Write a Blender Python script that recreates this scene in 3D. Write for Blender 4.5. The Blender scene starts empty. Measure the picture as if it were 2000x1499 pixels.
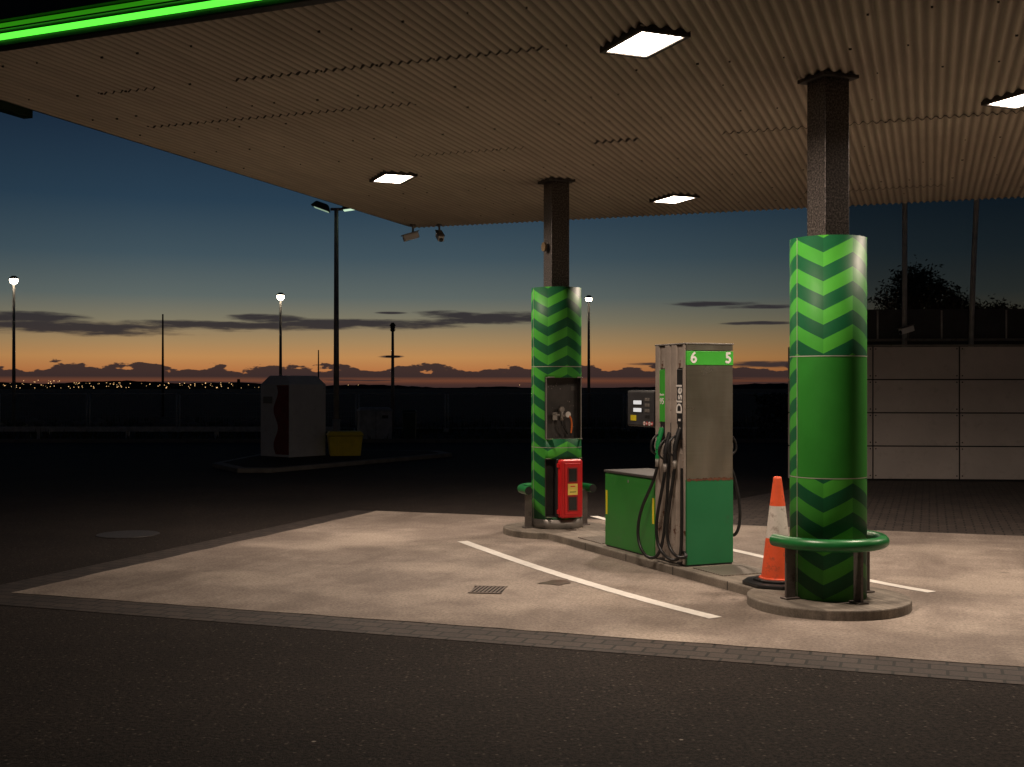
import bpy, bmesh, math, random
from mathutils import Vector, Matrix
random.seed(7)
rad=math.radians
F=2290.0; H=1.75
ANG_C=-math.atan(0.356)          # canopy frame
ANG_I=math.atan2(.393,.919)      # island frame
IO=Vector((2.52,9.35,0))
scene=bpy.context.scene
COL=scene.collection

# ---------------------------------------------------------------- materials
def new_mat(name):
    m=bpy.data.materials.new(name); m.use_nodes=True
    nt=m.node_tree; b=nt.nodes['Principled BSDF']
    return m,nt,b
def N(nt,t,**k):
    n=nt.nodes.new(t)
    for a,v in k.items(): setattr(n,a,v)
    return n
def M(nt,op,a,b=None,c=None):
    n=nt.nodes.new('ShaderNodeMath'); n.operation=op
    for i,v in enumerate((a,b,c)):
        if v is None: continue
        if isinstance(v,(int,float)): n.inputs[i].default_value=v
        else: nt.links.new(v,n.inputs[i])
    return n.outputs[0]
def mixc(nt,f,a,b,mode='MIX'):
    n=nt.nodes.new('ShaderNodeMix'); n.data_type='RGBA'; n.blend_type=mode
    ins=[n.inputs[0],n.inputs[6],n.inputs[7]]
    for i,v in zip(ins,(f,a,b)):
        if isinstance(v,(int,float)): i.default_value=v
        elif isinstance(v,tuple): i.default_value=(v[0],v[1],v[2],1)
        else: nt.links.new(v,i)
    return n.outputs[2]
def noise(nt,scale,detail=4,rough=.55,vec=None,obj=True):
    n=nt.nodes.new('ShaderNodeTexNoise'); n.inputs['Scale'].default_value=scale
    n.inputs['Detail'].default_value=detail; n.inputs['Roughness'].default_value=rough
    if vec is None:
        tc=nt.nodes.new('ShaderNodeTexCoord'); vec=tc.outputs['Object']
    nt.links.new(vec,n.inputs['Vector'])
    return n.outputs['Fac']
def ramp(nt,f,stops,mode='LINEAR'):
    r=nt.nodes.new('ShaderNodeValToRGB'); r.color_ramp.interpolation=mode
    e=r.color_ramp.elements
    while len(e)<len(stops): e.new(.5)
    for i,(p,c) in enumerate(stops):
        e[i].position=p
        e[i].color=(c,c,c,1) if isinstance(c,(int,float)) else (c[0],c[1],c[2],1)
    nt.links.new(f,r.inputs[0]); return r.outputs[0]
def bump(nt,b,h,strength=.3,dist=.01):
    n=nt.nodes.new('ShaderNodeBump'); n.inputs['Strength'].default_value=strength
    n.inputs['Distance'].default_value=dist
    nt.links.new(h,n.inputs['Height']); nt.links.new(n.outputs[0],b.inputs['Normal'])
def mat(name,col,rough=.5,metal=0,var=.25,scale=6,bmp=0,dirt=None,dirt_lo=.55,dirt_hi=.7,bscale=40):
    m,nt,b=new_mat(name)
    n=noise(nt,scale,6)
    d=tuple(c*(1-var) for c in col); l=tuple(min(1,c*(1+var)) for c in col)
    c=ramp(nt,n,[(.3,d),(.7,l)])
    if dirt:
        n2=noise(nt,scale*1.7+3,8,.7)
        f=ramp(nt,n2,[(dirt_lo,0.),(dirt_hi,1.)])
        c=mixc(nt,f,c,dirt)
    nt.links.new(c,b.inputs['Base Color'])
    b.inputs['Roughness'].default_value=rough; b.inputs['Metallic'].default_value=metal
    rr=M(nt,'MULTIPLY_ADD',n,.3,max(0.05,rough-.15)); nt.links.new(rr,b.inputs['Roughness'])
    if bmp: bump(nt,b,noise(nt,bscale,4),bmp,.01)
    return m
def emis(name,col,s,sample=False):
    m,nt,b=new_mat(name)
    b.inputs['Base Color'].default_value=(*[min(1,c) for c in col],1)
    b.inputs['Emission Color'].default_value=(*col,1); b.inputs['Emission Strength'].default_value=s
    if not sample:
        try: m.cycles.emission_sampling='NONE'
        except Exception: pass
    return m

# ---------------------------------------------------------------- mesh helpers
def link(ob,parent=None):
    COL.objects.link(ob)
    if parent: ob.parent=parent
    return ob
def empty(name,loc=(0,0,0),rot=0,parent=None):
    e=bpy.data.objects.new(name,None); e.empty_display_size=.2
    e.location=loc; e.rotation_euler=(0,0,rot); return link(e,parent)
def obj_bm(name,bm,m,parent=None,smooth=False,loc=(0,0,0),rot=0):
    me=bpy.data.meshes.new(name); bm.normal_update(); bm.to_mesh(me); bm.free()
    for x in (m if isinstance(m,(list,tuple)) else [m]): me.materials.append(x)
    if smooth:
        for p in me.polygons: p.use_smooth=True
    ob=bpy.data.objects.new(name,me); ob.location=loc; ob.rotation_euler=(0,0,rot)
    return link(ob,parent)
def bevel(ob,w,seg=2):
    md=ob.modifiers.new('bev','BEVEL'); md.width=w; md.segments=seg; md.limit_method='ANGLE'
    return ob
def add_box(bm,c,s,rotz=0,mi=0,taper=1):
    x,y,z=s[0]/2,s[1]/2,s[2]/2
    R=Matrix.Rotation(rotz,3,'Z'); v=[]
    for k,dz in enumerate((-z,z)):
        t=taper if k else 1
        for dx,dy in ((-x,-y),(x,-y),(x,y),(-x,y)):
            v.append(bm.verts.new(R@Vector((dx*t,dy*t,0))+Vector((c[0],c[1],c[2]+dz))))
    for f in ((3,2,1,0),(4,5,6,7),(0,1,5,4),(1,2,6,5),(2,3,7,6),(3,0,4,7)):
        fc=bm.faces.new([v[i] for i in f]); fc.material_index=mi
def box(name,c,s,m,parent=None,bev=.004,rotz=0,taper=1,seg=2):
    bm=bmesh.new(); add_box(bm,(0,0,0),s,0,0,taper)
    ob=obj_bm(name,bm,m,parent,loc=c,rot=rotz)
    if bev: bevel(ob,bev,seg)
    return ob
def add_cyl(bm,p0,p1,r0,r1=None,seg=20,mi=0,cap=True):
    if r1 is None: r1=r0
    p0=Vector(p0);p1=Vector(p1);d=(p1-p0).normalized()
    a=d.orthogonal().normalized(); b=d.cross(a)
    A=[];B=[]
    for i in range(seg):
        t=2*math.pi*i/seg; o=a*math.cos(t)+b*math.sin(t)
        A.append(bm.verts.new(p0+o*r0)); B.append(bm.verts.new(p1+o*r1))
    for i in range(seg):
        j=(i+1)%seg; f=bm.faces.new((A[i],A[j],B[j],B[i])); f.smooth=True; f.material_index=mi
    if cap:
        f=bm.faces.new(A[::-1]); f.material_index=mi; f=bm.faces.new(B); f.material_index=mi
def cyl(name,p0,p1,r0,m,parent=None,r1=None,seg=20):
    bm=bmesh.new(); add_cyl(bm,p0,p1,r0,r1,seg); return obj_bm(name,bm,m,parent)
def tube(name,pts,r,m,parent=None,nurbs=True,cap=True):
    cu=bpy.data.curves.new(name,'CURVE'); cu.dimensions='3D'; cu.bevel_depth=r; cu.bevel_resolution=5
    cu.use_fill_caps=cap; cu.resolution_u=10
    s=cu.splines.new('NURBS' if nurbs else 'POLY'); s.points.add(len(pts)-1)
    for i,p in enumerate(pts): s.points[i].co=(*p,1)
    if nurbs: s.order_u=4; s.use_endpoint_u=True
    cu.materials.append(m); ob=bpy.data.objects.new(name,cu); return link(ob,parent)
def poly_extrude(name,pts,z0,z1,m,parent=None,bev=0,loc=(0,0,0),rot=0):
    bm=bmesh.new(); a=[bm.verts.new((p[0],p[1],z0)) for p in pts]; b=[bm.verts.new((p[0],p[1],z1)) for p in pts]
    n=len(pts); bm.faces.new(a[::-1]); bm.faces.new(b)
    for i in range(n): bm.faces.new((a[i],a[(i+1)%n],b[(i+1)%n],b[i]))
    ob=obj_bm(name,bm,m,parent,loc=loc,rot=rot)
    if bev: bevel(ob,bev)
    return ob
def sheet(name,pts,z,m,rot=0,loc=(0,0),parent=None):
    bm=bmesh.new(); bm.faces.new([bm.verts.new((p[0],p[1],0)) for p in pts])
    return obj_bm(name,bm,m,parent,loc=(loc[0],loc[1],z),rot=rot)
def text(name,s,size,m,parent,loc,mtx,bold=0.0,align='CENTER',sx=1):
    cu=bpy.data.curves.new(name,'FONT'); cu.body=s; cu.size=size; cu.align_x=align; cu.align_y='CENTER'
    cu.extrude=.0008
    ob=bpy.data.objects.new(name,cu); bpy.context.scene.collection.objects.link(ob)
    dg=bpy.context.evaluated_depsgraph_get(); me=bpy.data.meshes.new_from_object(ob.evaluated_get(dg))
    bpy.data.objects.remove(ob); me.materials.clear()
    bm=bmesh.new(); bm.from_mesh(me)
    if bold:
        for k,(dx,dy) in enumerate(((bold,0),(-bold,0),(0,bold),(0,-bold))):
            b2=bmesh.new(); b2.from_mesh(me)
            bmesh.ops.translate(b2,verts=b2.verts,vec=(dx,dy,.00015*(k+1)))
            t=bpy.data.meshes.new('t'); b2.to_mesh(t); bm.from_mesh(t); b2.free()
    bm.to_mesh(me); bm.free()
    me.materials.append(m)
    for p in me.polygons: p.material_index=0
    o2=bpy.data.objects.new(name,me); COL.objects.link(o2); o2.parent=parent
    o2.matrix_local=Matrix.Translation(loc)@mtx@Matrix.Diagonal((sx,1,1,1))
    return o2
def mcols(X,Y,Z):
    return Matrix(((X[0],Y[0],Z[0],0),(X[1],Y[1],Z[1],0),(X[2],Y[2],Z[2],0),(0,0,0,1)))
FACE_NY=mcols((1,0,0),(0,0,1),(0,-1,0))
FACE_NX=mcols((0,-1,0),(0,0,1),(-1,0,0))
UP_NX=mcols((0,0,1),(0,1,0),(-1,0,0))

# ---------------------------------------------------------------- material set
blackp=mat('black_plastic',(.012,.012,.013),.45,0,.2)
rubber=mat('hose_rubber',(.012,.012,.012),.38,0,.2,20)
darksteel=mat('dark_steel',(.05,.045,.042),.5,.3,.4,14,.25,(.12,.09,.07),.55,.75,60)
green=mat('green_paint',(.022,.21,.026),.4,0,.10,3,0,(.02,.12,.03),.6,.8)
greenl=mat('green_tube_paint',(.012,.15,.035),.35,0,.12,4,.05,(.01,.08,.03),.6,.75)
greenb=mat('green_bright_film',(.05,.42,.035),.45,0,.06)
rust=(.10,.035,.015)
beige=mat('worn_painted_metal',(.34,.29,.25),.5,.05,.2,5,.08,rust,.6,.66)
greymetal=mat('grey_metal',(.25,.23,.21),.5,.4,.2,5,.1,(.1,.08,.06),.55,.75)
white=mat('white_paint',(.80,.78,.75),.5,0,.05)
whitet=emis('lcd_window',(.75,.8,.85),.5)
yellow=mat('yellow_film',(.75,.62,.02),.45,0,.06)
red=mat('red_plastic',(.55,.012,.015),.35,0,.10,4,.1,(.35,.02,.02),.6,.8)
orange=mat('orange_plastic',(.72,.09,.025),.55,0,.12,8,.05,(.22,.06,.03),.54,.72)
conewhite=mat('cone_reflective_white',(.58,.53,.48),.5,0,.15,10,0,(.25,.2,.16),.52,.72)
glassdark=mat('dark_window',(.02,.02,.02),.12,0,.1)

def steel_mat():
    m,nt,b=new_mat('stainless_panel')
    tc=N(nt,'ShaderNodeTexCoord'); mp=N(nt,'ShaderNodeMapping'); mp.inputs['Scale'].default_value=(1.5,1.5,.35)
    nt.links.new(tc.outputs['Object'],mp.inputs[0])
    n=noise(nt,3.0,2,.4,mp.outputs[0])
    c=ramp(nt,n,[(.3,(.30,.275,.215)),(.7,(.46,.43,.355))])
    br=N(nt,'ShaderNodeMapping'); br.inputs['Scale'].default_value=(2,2,160); nt.links.new(tc.outputs['Object'],br.inputs[0])
    c=mixc(nt,.25,c,ramp(nt,noise(nt,1.0,2,.5,br.outputs[0]),[(.3,.6),(.7,1.)]),'MULTIPLY')
    nt.links.new(c,b.inputs['Base Color']); b.inputs['Metallic'].default_value=.86
    r=M(nt,'MULTIPLY_ADD',noise(nt,3,3,.5),.20,.20); nt.links.new(r,b.inputs['Roughness'])
    mp2=N(nt,'ShaderNodeMapping'); mp2.inputs['Scale'].default_value=(1,1,.5); nt.links.new(tc.outputs['Object'],mp2.inputs[0])
    bump(nt,b,noise(nt,5,2,.4,mp2.outputs[0]),.6,.04)
    return m
steel=steel_mat()

def concrete():
    m,nt,b=new_mat('apron_concrete')
    tc=N(nt,'ShaderNodeTexCoord')
    n1=noise(nt,.45,6,.6); n2=noise(nt,2.2,9,.72); n3=noise(nt,38,4,.8); n4=noise(nt,.7,4,.55)
    mp=N(nt,'ShaderNodeMapping'); mp.inputs['Rotation'].default_value=(0,0,rad(-25)); mp.inputs['Scale'].default_value=(2.2,.28,1)
    nt.links.new(tc.outputs['Object'],mp.inputs[0]); n5=noise(nt,1.0,5,.6,mp.outputs[0])
    c=ramp(nt,n2,[(.32,(.22,.175,.145)),(.68,(.42,.355,.30))])
    f=ramp(nt,n1,[(.42,0.),(.60,.75)]); c=mixc(nt,f,c,(.185,.146,.121))
    c=mixc(nt,ramp(nt,n5,[(.5,0.),(.66,.6)]),c,(.17,.133,.108))
    f4=ramp(nt,n4,[(.50,0.),(.64,.6)]); c=mixc(nt,f4,c,(.49,.415,.345))
    c=mixc(nt,.7,c,ramp(nt,n3,[(.38,.35),(.58,1.)]),'MULTIPLY')
    v=N(nt,'ShaderNodeTexVoronoi'); v.inputs['Scale'].default_value=1.3
    nt.links.new(tc.outputs['Object'],v.inputs['Vector'])
    d=ramp(nt,v.outputs['Distance'],[(.02,.6),(.08,0.)]); c=mixc(nt,d,c,(.09,.07,.06))
    nt.links.new(c,b.inputs['Base Color'])
    b.inputs['Roughness'].default_value=.75
    bump(nt,b,noise(nt,45,5,.8),.5,.008)
    return m
apron_m=concrete()
def asphalt(name,base,lo=.5,chips=.6):
    m,nt,b=new_mat(name)
    n1=noise(nt,.4,6,.65); n2=noise(nt,34,4,.9); n3=noise(nt,3,6,.6)
    a=tuple(x*lo for x in base); c=ramp(nt,n1,[(.3,a),(.7,base)])
    c=mixc(nt,1.0,c,ramp(nt,n2,[(.40,.05),(.60,1.)]),'MULTIPLY')
    c=mixc(nt,.5,c,ramp(nt,n3,[(.3,.4),(.7,1.)]),'MULTIPLY')
    tc=N(nt,'ShaderNodeTexCoord'); v=N(nt,'ShaderNodeTexVoronoi'); v.inputs['Scale'].default_value=30
    nt.links.new(tc.outputs['Object'],v.inputs['Vector'])
    sp=N(nt,'ShaderNodeSeparateXYZ'); nt.links.new(v.outputs['Color'],sp.inputs[0])
    d=M(nt,'MULTIPLY',ramp(nt,v.outputs['Distance'],[(.12,chips),(.34,0.)]),M(nt,'GREATER_THAN',sp.outputs[0],.8))
    c=mixc(nt,d,c,(.17,.135,.115))
    v2=N(nt,'ShaderNodeTexVoronoi'); v2.inputs['Scale'].default_value=1.6; nt.links.new(tc.outputs['Object'],v2.inputs['Vector'])
    c=mixc(nt,ramp(nt,v2.outputs['Distance'],[(.012,.8),(.022,0.)]),c,(.4,.35,.3))
    nt.links.new(c,b.inputs['Base Color']); b.inputs['Roughness'].default_value=.85; b.inputs['Specular IOR Level'].default_value=.25
    bump(nt,b,n2,1.0,.02)
    return m
asph=asphalt('asphalt',(.062,.046,.038))
soil=asphalt('rough_ground',(.035,.035,.022),.4)
def pavers():
    m,nt,b=new_mat('paving_stones')
    tc=N(nt,'ShaderNodeTexCoord'); br=N(nt,'ShaderNodeTexBrick'); nt.links.new(tc.outputs['Object'],br.inputs['Vector'])
    br.inputs['Scale'].default_value=1; br.inputs['Brick Width'].default_value=.21; br.inputs['Row Height'].default_value=.14
    br.inputs['Mortar Size'].default_value=.010; br.inputs['Color1'].default_value=(.045,.034,.029,1); br.inputs['Color2'].default_value=(.075,.056,.046,1)
    br.inputs['Mortar'].default_value=(.006,.005,.004,1)
    c=mixc(nt,.8,br.outputs['Color'],ramp(nt,noise(nt,40,4,.8),[(.38,.3),(.6,1.)]),'MULTIPLY')
    nt.links.new(c,b.inputs['Base Color']); b.inputs['Roughness'].default_value=.75
    h=M(nt,'SUBTRACT',1.0,br.outputs['Fac']); bump(nt,b,h,.6,.01); return m
pav=pavers()
def islandm():
    m,nt,b=new_mat('island_concrete')
    tc=N(nt,'ShaderNodeTexCoord'); mp=N(nt,'ShaderNodeMapping'); mp.inputs['Scale'].default_value=(9,.8,.8); nt.links.new(tc.outputs['Object'],mp.inputs[0])
    c=ramp(nt,noise(nt,3,8,.65),[(.3,(.16,.135,.11)),(.7,(.32,.28,.23))])
    c=mixc(nt,.6,c,ramp(nt,noise(nt,2,4,.6,mp.outputs[0]),[(.35,.4),(.6,1.)]),'MULTIPLY')
    c=mixc(nt,.5,c,ramp(nt,noise(nt,60,3,.8),[(.35,.4),(.6,1.)]),'MULTIPLY')
    nt.links.new(c,b.inputs['Base Color']); b.inputs['Roughness'].default_value=.7
    bump(nt,b,noise(nt,50,5,.7),.4,.006); return m
island_m=islandm()

AMP=.014; PER=.080
def ceilm():
    m,nt,b=new_mat('corrugated_soffit_paint')
    c=ramp(nt,noise(nt,.5,6,.6),[(.3,(.48,.41,.325)),(.7,(.62,.545,.44))])
    tc=N(nt,'ShaderNodeTexCoord'); mp=N(nt,'ShaderNodeMapping'); mp.inputs['Scale'].default_value=(9,.6,1); nt.links.new(tc.outputs['Object'],mp.inputs[0])
    s=noise(nt,1.5,5,.7,mp.outputs[0]); c=mixc(nt,.5,c,ramp(nt,s,[(.3,.55),(.65,1.)]),'MULTIPLY')
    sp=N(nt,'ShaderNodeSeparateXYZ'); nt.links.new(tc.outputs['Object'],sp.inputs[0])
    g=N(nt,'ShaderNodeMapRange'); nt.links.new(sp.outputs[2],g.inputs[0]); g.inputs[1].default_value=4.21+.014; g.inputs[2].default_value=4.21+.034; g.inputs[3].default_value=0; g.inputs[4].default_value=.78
    c=mixc(nt,g.outputs[0],c,(.12,.095,.07))  # upper grooves darkened in the colour: painted occlusion shade along with dirt
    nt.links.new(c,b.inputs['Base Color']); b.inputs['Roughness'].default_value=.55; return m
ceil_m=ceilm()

def herring(name,plain):
    m,nt,b=new_mat(name)
    tc=N(nt,'ShaderNodeTexCoord'); s=N(nt,'ShaderNodeSeparateXYZ'); nt.links.new(tc.outputs['Object'],s.inputs[0])
    x,y,z=s.outputs
    phi=M(nt,'ARCTAN2',y,x); q=M(nt,'DIVIDE',phi,math.pi/4); idx=M(nt,'FLOOR',q); fr=M(nt,'SUBTRACT',q,idx)
    odd=M(nt,'FLOORED_MODULO',idx,2.0)
    inv=M(nt,'SUBTRACT',1.0,fr)
    t1=M(nt,'MULTIPLY',fr,M(nt,'SUBTRACT',1.0,odd)); t2=M(nt,'MULTIPLY',inv,odd); tri=M(nt,'ADD',t1,t2)
    val=M(nt,'ADD',M(nt,'DIVIDE',z,.112),M(nt,'MULTIPLY',tri,1.05))
    band=M(nt,'FLOORED_MODULO',M(nt,'FLOOR',val),2.0)
    dk=mixc(nt,odd,(.008,.085,.032),(.010,.105,.038))
    br=mixc(nt,odd,(.05,.29,.032),(.07,.37,.038))
    idx4=M(nt,'FLOORED_MODULO',idx,4.0); deep=M(nt,'GREATER_THAN',idx4,1.5)
    br=mixc(nt,M(nt,'MULTIPLY',deep,.35),br,(.02,.17,.035))
    c=mixc(nt,band,dk,br)
    if plain:
        a=M(nt,'GREATER_THAN',z,1.047); bb=M(nt,'LESS_THAN',z,1.995); cc=M(nt,'LESS_THAN',y,0.0)
        f=M(nt,'MULTIPLY',M(nt,'MULTIPLY',a,bb),cc)
        c=mixc(nt,f,c,(.026,.19,.022))
    c=mixc(nt,.35,c,ramp(nt,noise(nt,4,6,.6),[(.3,.55),(.7,1.)]),'MULTIPLY')
    # road grime splashed on the lowest part
    lo=N(nt,'ShaderNodeMapRange'); nt.links.new(M(nt,'ADD',z,M(nt,'MULTIPLY',noise(nt,9,5,.7),.25)),lo.inputs[0]); lo.inputs[1].default_value=.2; lo.inputs[2].default_value=.6; lo.inputs[3].default_value=.45; lo.inputs[4].default_value=0
    c=mixc(nt,lo.outputs[0],c,(.05,.055,.035))
    nt.links.new(c,b.inputs['Base Color'])
    b.inputs['Specular IOR Level'].default_value=.16
    r=M(nt,'MULTIPLY_ADD',noise(nt,6,5),.25,.40); nt.links.new(r,b.inputs['Roughness'])
    return m

# ---------------------------------------------------------------- ground
sheet('ground',[(-3000,-200),(3000,-200),(3000,6000),(-3000,6000)],0,soil)
sheet('asphalt_forecourt',[(-45,-12),(45,-12),(45,37),(-45,37)],.004,asph)
cr=ANG_C
sheet('paving_strip',[(-7.72,7.48),(18,7.48),(18,7.94),(-7.33,7.94),(-7.33,14.91),(-7.72,14.91)],.008,pav,cr)
sheet('paved_yard',[(-4.4,14.91),(22,14.91),(22,25),(-1,25),(-3.2,17)],.0075,pav,cr)
ap=[]
x=-7.33
while x<18: ap.append((x,7.94+random.uniform(-.012,.012))); x+=.22
ap.append((18,7.94)); ap.append((18,14.91)); 
x=17.8
while x>-7.33: ap.append((x,14.91+random.uniform(-.015,.015))); x-=.3
y=14.91
while y>8.0: ap.append((-7.33+random.uniform(-.015,.015),y)); y-=.22
sheet('concrete_apron',ap,.012,apron_m,cr)
wl=mat('road_marking_paint',(.78,.75,.70),.6,0,.08,12,0,(.36,.31,.26),.58,.78)
def line(name,pts,w):
    bm=bmesh.new(); L=[];R=[]
    P=[Vector(p) for p in pts]; Q=[]
    for i in range(len(P)-1):
        p0=P[max(0,i-1)];p1=P[i];p2=P[i+1];p3=P[min(len(P)-1,i+2)]
        for k in range(16):
            t=k/16; Q.append(.5*((2*p1)+(p2-p0)*t+(2*p0-5*p1+4*p2-p3)*t*t+(3*p1-p0-3*p2+p3)*t**3))
    Q.append(P[-1])
    for i,p in enumerate(Q):
        d=(Q[min(i+1,len(Q)-1)]-Q[max(i-1,0)]).normalized(); n=Vector((-d.y,d.x))
        L.append(bm.verts.new((*(p+n*(w/2+random.uniform(-.003,.003))),0))); R.append(bm.verts.new((*(p-n*(w/2+random.uniform(-.003,.003))),0)))
    for i in range(len(Q)-1): bm.faces.new((L[i],R[i],R[i+1],L[i+1]))
    return obj_bm(name,bm,wl,loc=(0,0,.016))
line('road_marking',[(-.56,13.22),(0,11.86),(.4717,10.8),(.873,9.99),(1.224,9.34),(1.534,8.83)],.125)
line('road_marking.001',[(1.1,15.8),(1.75,14.0),(2.37,12.48),(3.17,10.62),(3.56,9.94)],.11)
sm=mat('oil_stain',(.10,.08,.065),.35,0,.3,8)
pts=[(math.cos(a)*(.13+.04*math.sin(3*a+1)),math.sin(a)*(.16+.06*math.cos(2*a))) for a in [i*math.pi/12 for i in range(24)]]
sheet('oil_stain',pts,.0165,sm,.9,(.39,10.41))
dg=empty('drain_grate',(-.206,10.04,.013),rad(-8))
box('pit',(0,0,.002),(.27,.32,.003),mat('pit_black',(.004,.004,.004),.9),dg,0)
gbm=mat('grate_iron',(.16,.13,.11),.6,.2,.3,20,.2)
for i in range(8): box('bar_%d'%i,(-.119+.034*i,0,.006),(.017,.32,.005),gbm,dg,.001,rotz=rad(-4))
for s in (-1,1): box('frame',(0,s*.165,.006),(.29,.02,.006),gbm,dg,.001)
cyl('manhole_cover',(-4.55,13.9,.004),(-4.55,13.9,.012),.36,darksteel,seg=32)

# ---------------------------------------------------------------- island
r=.635; hw=.35; yi=math.sqrt(r*r-hw*hw); LF=5.06
def arc(cx,cy,s,e,k): return [(cx+r*math.cos(s+(e-s)*i/k),cy+r*math.sin(s+(e-s)*i/k)) for i in range(k+1)]
aj=math.atan2(yi,hw)
pts=arc(0,0,math.pi-aj,2*math.pi+aj,48)+arc(0,LF,-aj,math.pi+aj,48)
isl=empty('pump_island',IO,ANG_I)
poly_extrude('plinth',pts,0,.09,island_m,isl,.012)
for y in (.9,1.8,2.7,3.6): box('kerb_joint',(-hw-.0005,y,.045),(.004,.008,.088),blackp,isl,0)
def plate():
    m,nt,b=new_mat('diamond_plate'); tc=N(nt,'ShaderNodeTexCoord'); mp=N(nt,'ShaderNodeMapping'); mp.inputs['Rotation'].default_value=(0,0,rad(45))
    nt.links.new(tc.outputs['Object'],mp.inputs[0]); ck=N(nt,'ShaderNodeTexBrick'); ck.inputs['Scale'].default_value=1
    ck.inputs['Brick Width'].default_value=.05; ck.inputs['Row Height'].default_value=.03; ck.inputs['Mortar Size'].default_value=.005
    nt.links.new(mp.outputs[0],ck.inputs['Vector']); b.inputs['Metallic'].default_value=.6; b.inputs['Roughness'].default_value=.5
    c=mixc(nt,ck.outputs['Fac'],(.16,.14,.12),(.3,.27,.23)); nt.links.new(c,b.inputs['Base Color']); bump(nt,b,ck.outputs['Fac'],.8,.006); return m
box('cover_plate',(0.02,1.38,.094),(.52,.5,.009),plate(),isl,.002)
box('cover_plate_far',(0.0,3.72,.094),(.48,.55,.009),plate(),isl,.002)

# ---------------------------------------------------------------- columns
CZ=4.21
def shell(name,R,zs,rec,m,parent):
    bm=bmesh.new(); K=120; grid={}
    def V(i,j):
        i%=K
        if (i,j) not in grid:
            a=2*math.pi*i/K-math.pi; grid[(i,j)]=bm.verts.new((R*math.cos(a),R*math.sin(a),zs[j]))
        return grid[(i,j)]
    for j in range(len(zs)-1):
        zc=(zs[j]+zs[j+1])/2
        for i in range(K):
            a=math.degrees(2*math.pi*(i+.5)/K-math.pi)
            if any(z0<zc<z1 and a0<a<a1 for z0,z1,a0,a1 in rec): continue
            f=bm.faces.new((V(i,j),V(i+1,j),V(i+1,j+1),V(i,j+1))); f.smooth=True
    ob=obj_bm(name,bm,m,parent,smooth=True)
    s=ob.modifiers.new('s','SOLIDIFY'); s.thickness=.008; s.offset=-1
    return ob
seamm=mat('panel_joint',(.30,.30,.24),.5)
def speck():
    m,nt,b=new_mat('galvanised_speckled_steel')
    n=noise(nt,60,3,.85); c=ramp(nt,n,[(.44,(.022,.018,.017)),(.64,(.19,.165,.15))])
    nt.links.new(c,b.inputs['Base Color']); b.inputs['Roughness'].default_value=.42; b.inputs['Metallic'].default_value=.35; bump(nt,b,n,.4,.005); return m
speckm=speck()
def column(name,ly,rec,plain,hm):
    lo=IO+Vector((-math.sin(ANG_I)*ly,math.cos(ANG_I)*ly,0))
    c=empty(name,lo,ANG_I); R=.298
    zs=[.092,.2,.23,.91,.95,1.147,1.4,1.863,1.9,2.4,2.93] if rec else [.092,1.047,1.995,2.93]
    shell('cladding',R,zs,rec,hm,c)
    for z in (1.04,1.99):
        bm=bmesh.new(); K=90
        A=[[bm.verts.new(((R+.002)*math.cos(2*math.pi*i/K),(R+.002)*math.sin(2*math.pi*i/K),z+h)) for i in range(K)] for h in (0,.007)]
        for i in range(K):
            a=(2*math.pi*(i+.5)/K); a=math.degrees(a if a<math.pi else a-2*math.pi)
            if any(z0<z<z1 and a0<a<a1 for z0,z1,a0,a1 in rec): continue
            bm.faces.new((A[0][i],A[0][(i+1)%K],A[1][(i+1)%K],A[1][i]))
        obj_bm('joint_ring',bm,seamm,c)
    for s in (-1,1): box('seam',(s*(R+.0005),0,1.51),(.004,.006,2.83),seamm,c,0)
    cyl('cap',(0,0,2.90),(0,0,2.912),R-.01,blackp,c,seg=48)
    box('steel_post',(0,0,(2.9+CZ)/2),(.233,.233,CZ-2.9),speckm,c,.006)
    box('core',(0,.1,1.5),(.2,.2,2.8),blackp,c,.0)
    box('flange',(0,0,CZ-.004),(.34,.34,.03),darksteel,c,.003)
    return c
c1=column('canopy_column',0,[],True,herring('chevron_cladding',True))
REC=[(1.147,1.863,-141,-39),(.23,.91,-141,-39)]
c2=column('canopy_column.001',LF,REC,False,herring('chevron_cladding_b',False))
inner=mat('recess_grey',(.05,.045,.042),.45,.2,.3,5,.1,(.1,.08,.065),.6,.75)
for nm,z0,z1 in (('upper_recess',1.147,1.863),('lower_recess',.23,.91)):
    zc=(z0+z1)/2;h=z1-z0
    box(nm+'_back',(0,-.09,zc),(.47,.01,h),inner,c2,0)
    for s in (-1,1): box(nm+'_side',(s*.232,-.14,zc),(.006,.10,h),inner,c2,0)
    box(nm+'_top',(0,-.16,z1+.004),(.46,.15,.006),greymetal,c2,0)
    box(nm+'_floor',(0,-.16,z0-.004),(.46,.17,.006),greymetal,c2,0)
for s in (-1,1): box('recess_frame',(s*.226,-.203,1.505),(.012,.012,.72),greymetal,c2,.002)
box('recess_frame',(0,-.245,1.868),(.44,.03,.012),greymetal,c2,.002)
wh=mat('tap_white',(.6,.58,.55),.4); orng=mat('orange_hose',(.7,.16,.03),.4)
bm=bmesh.new(); add_cyl(bm,(-.02,-.10,1.44),(-.02,-.19,1.44),.022)
add_cyl(bm,(-.02,-.19,1.36),(-.02,-.19,1.50),.020); add_cyl(bm,(-.02,-.17,1.49),(-.02,-.21,1.49),.045,.03)
add_cyl(bm,(.05,-.10,1.42),(.05,-.18,1.42),.03); add_cyl(bm,(-.12,-.17,1.435),(.08,-.17,1.405),.012); add_box(bm,(-.1,-.165,1.41),(.06,.02,.09))
obj_bm('air_water_tap',bm,greymetal,c2)
cyl('dial',(.06,-.19,1.43),(.06,-.20,1.43),.034,wh,c2)
tube('orange_hose',[(.06,-.18,1.42),(.10,-.21,1.41),(.115,-.2,1.33),(.10,-.19,1.21)],.011,orng,c2)
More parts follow.
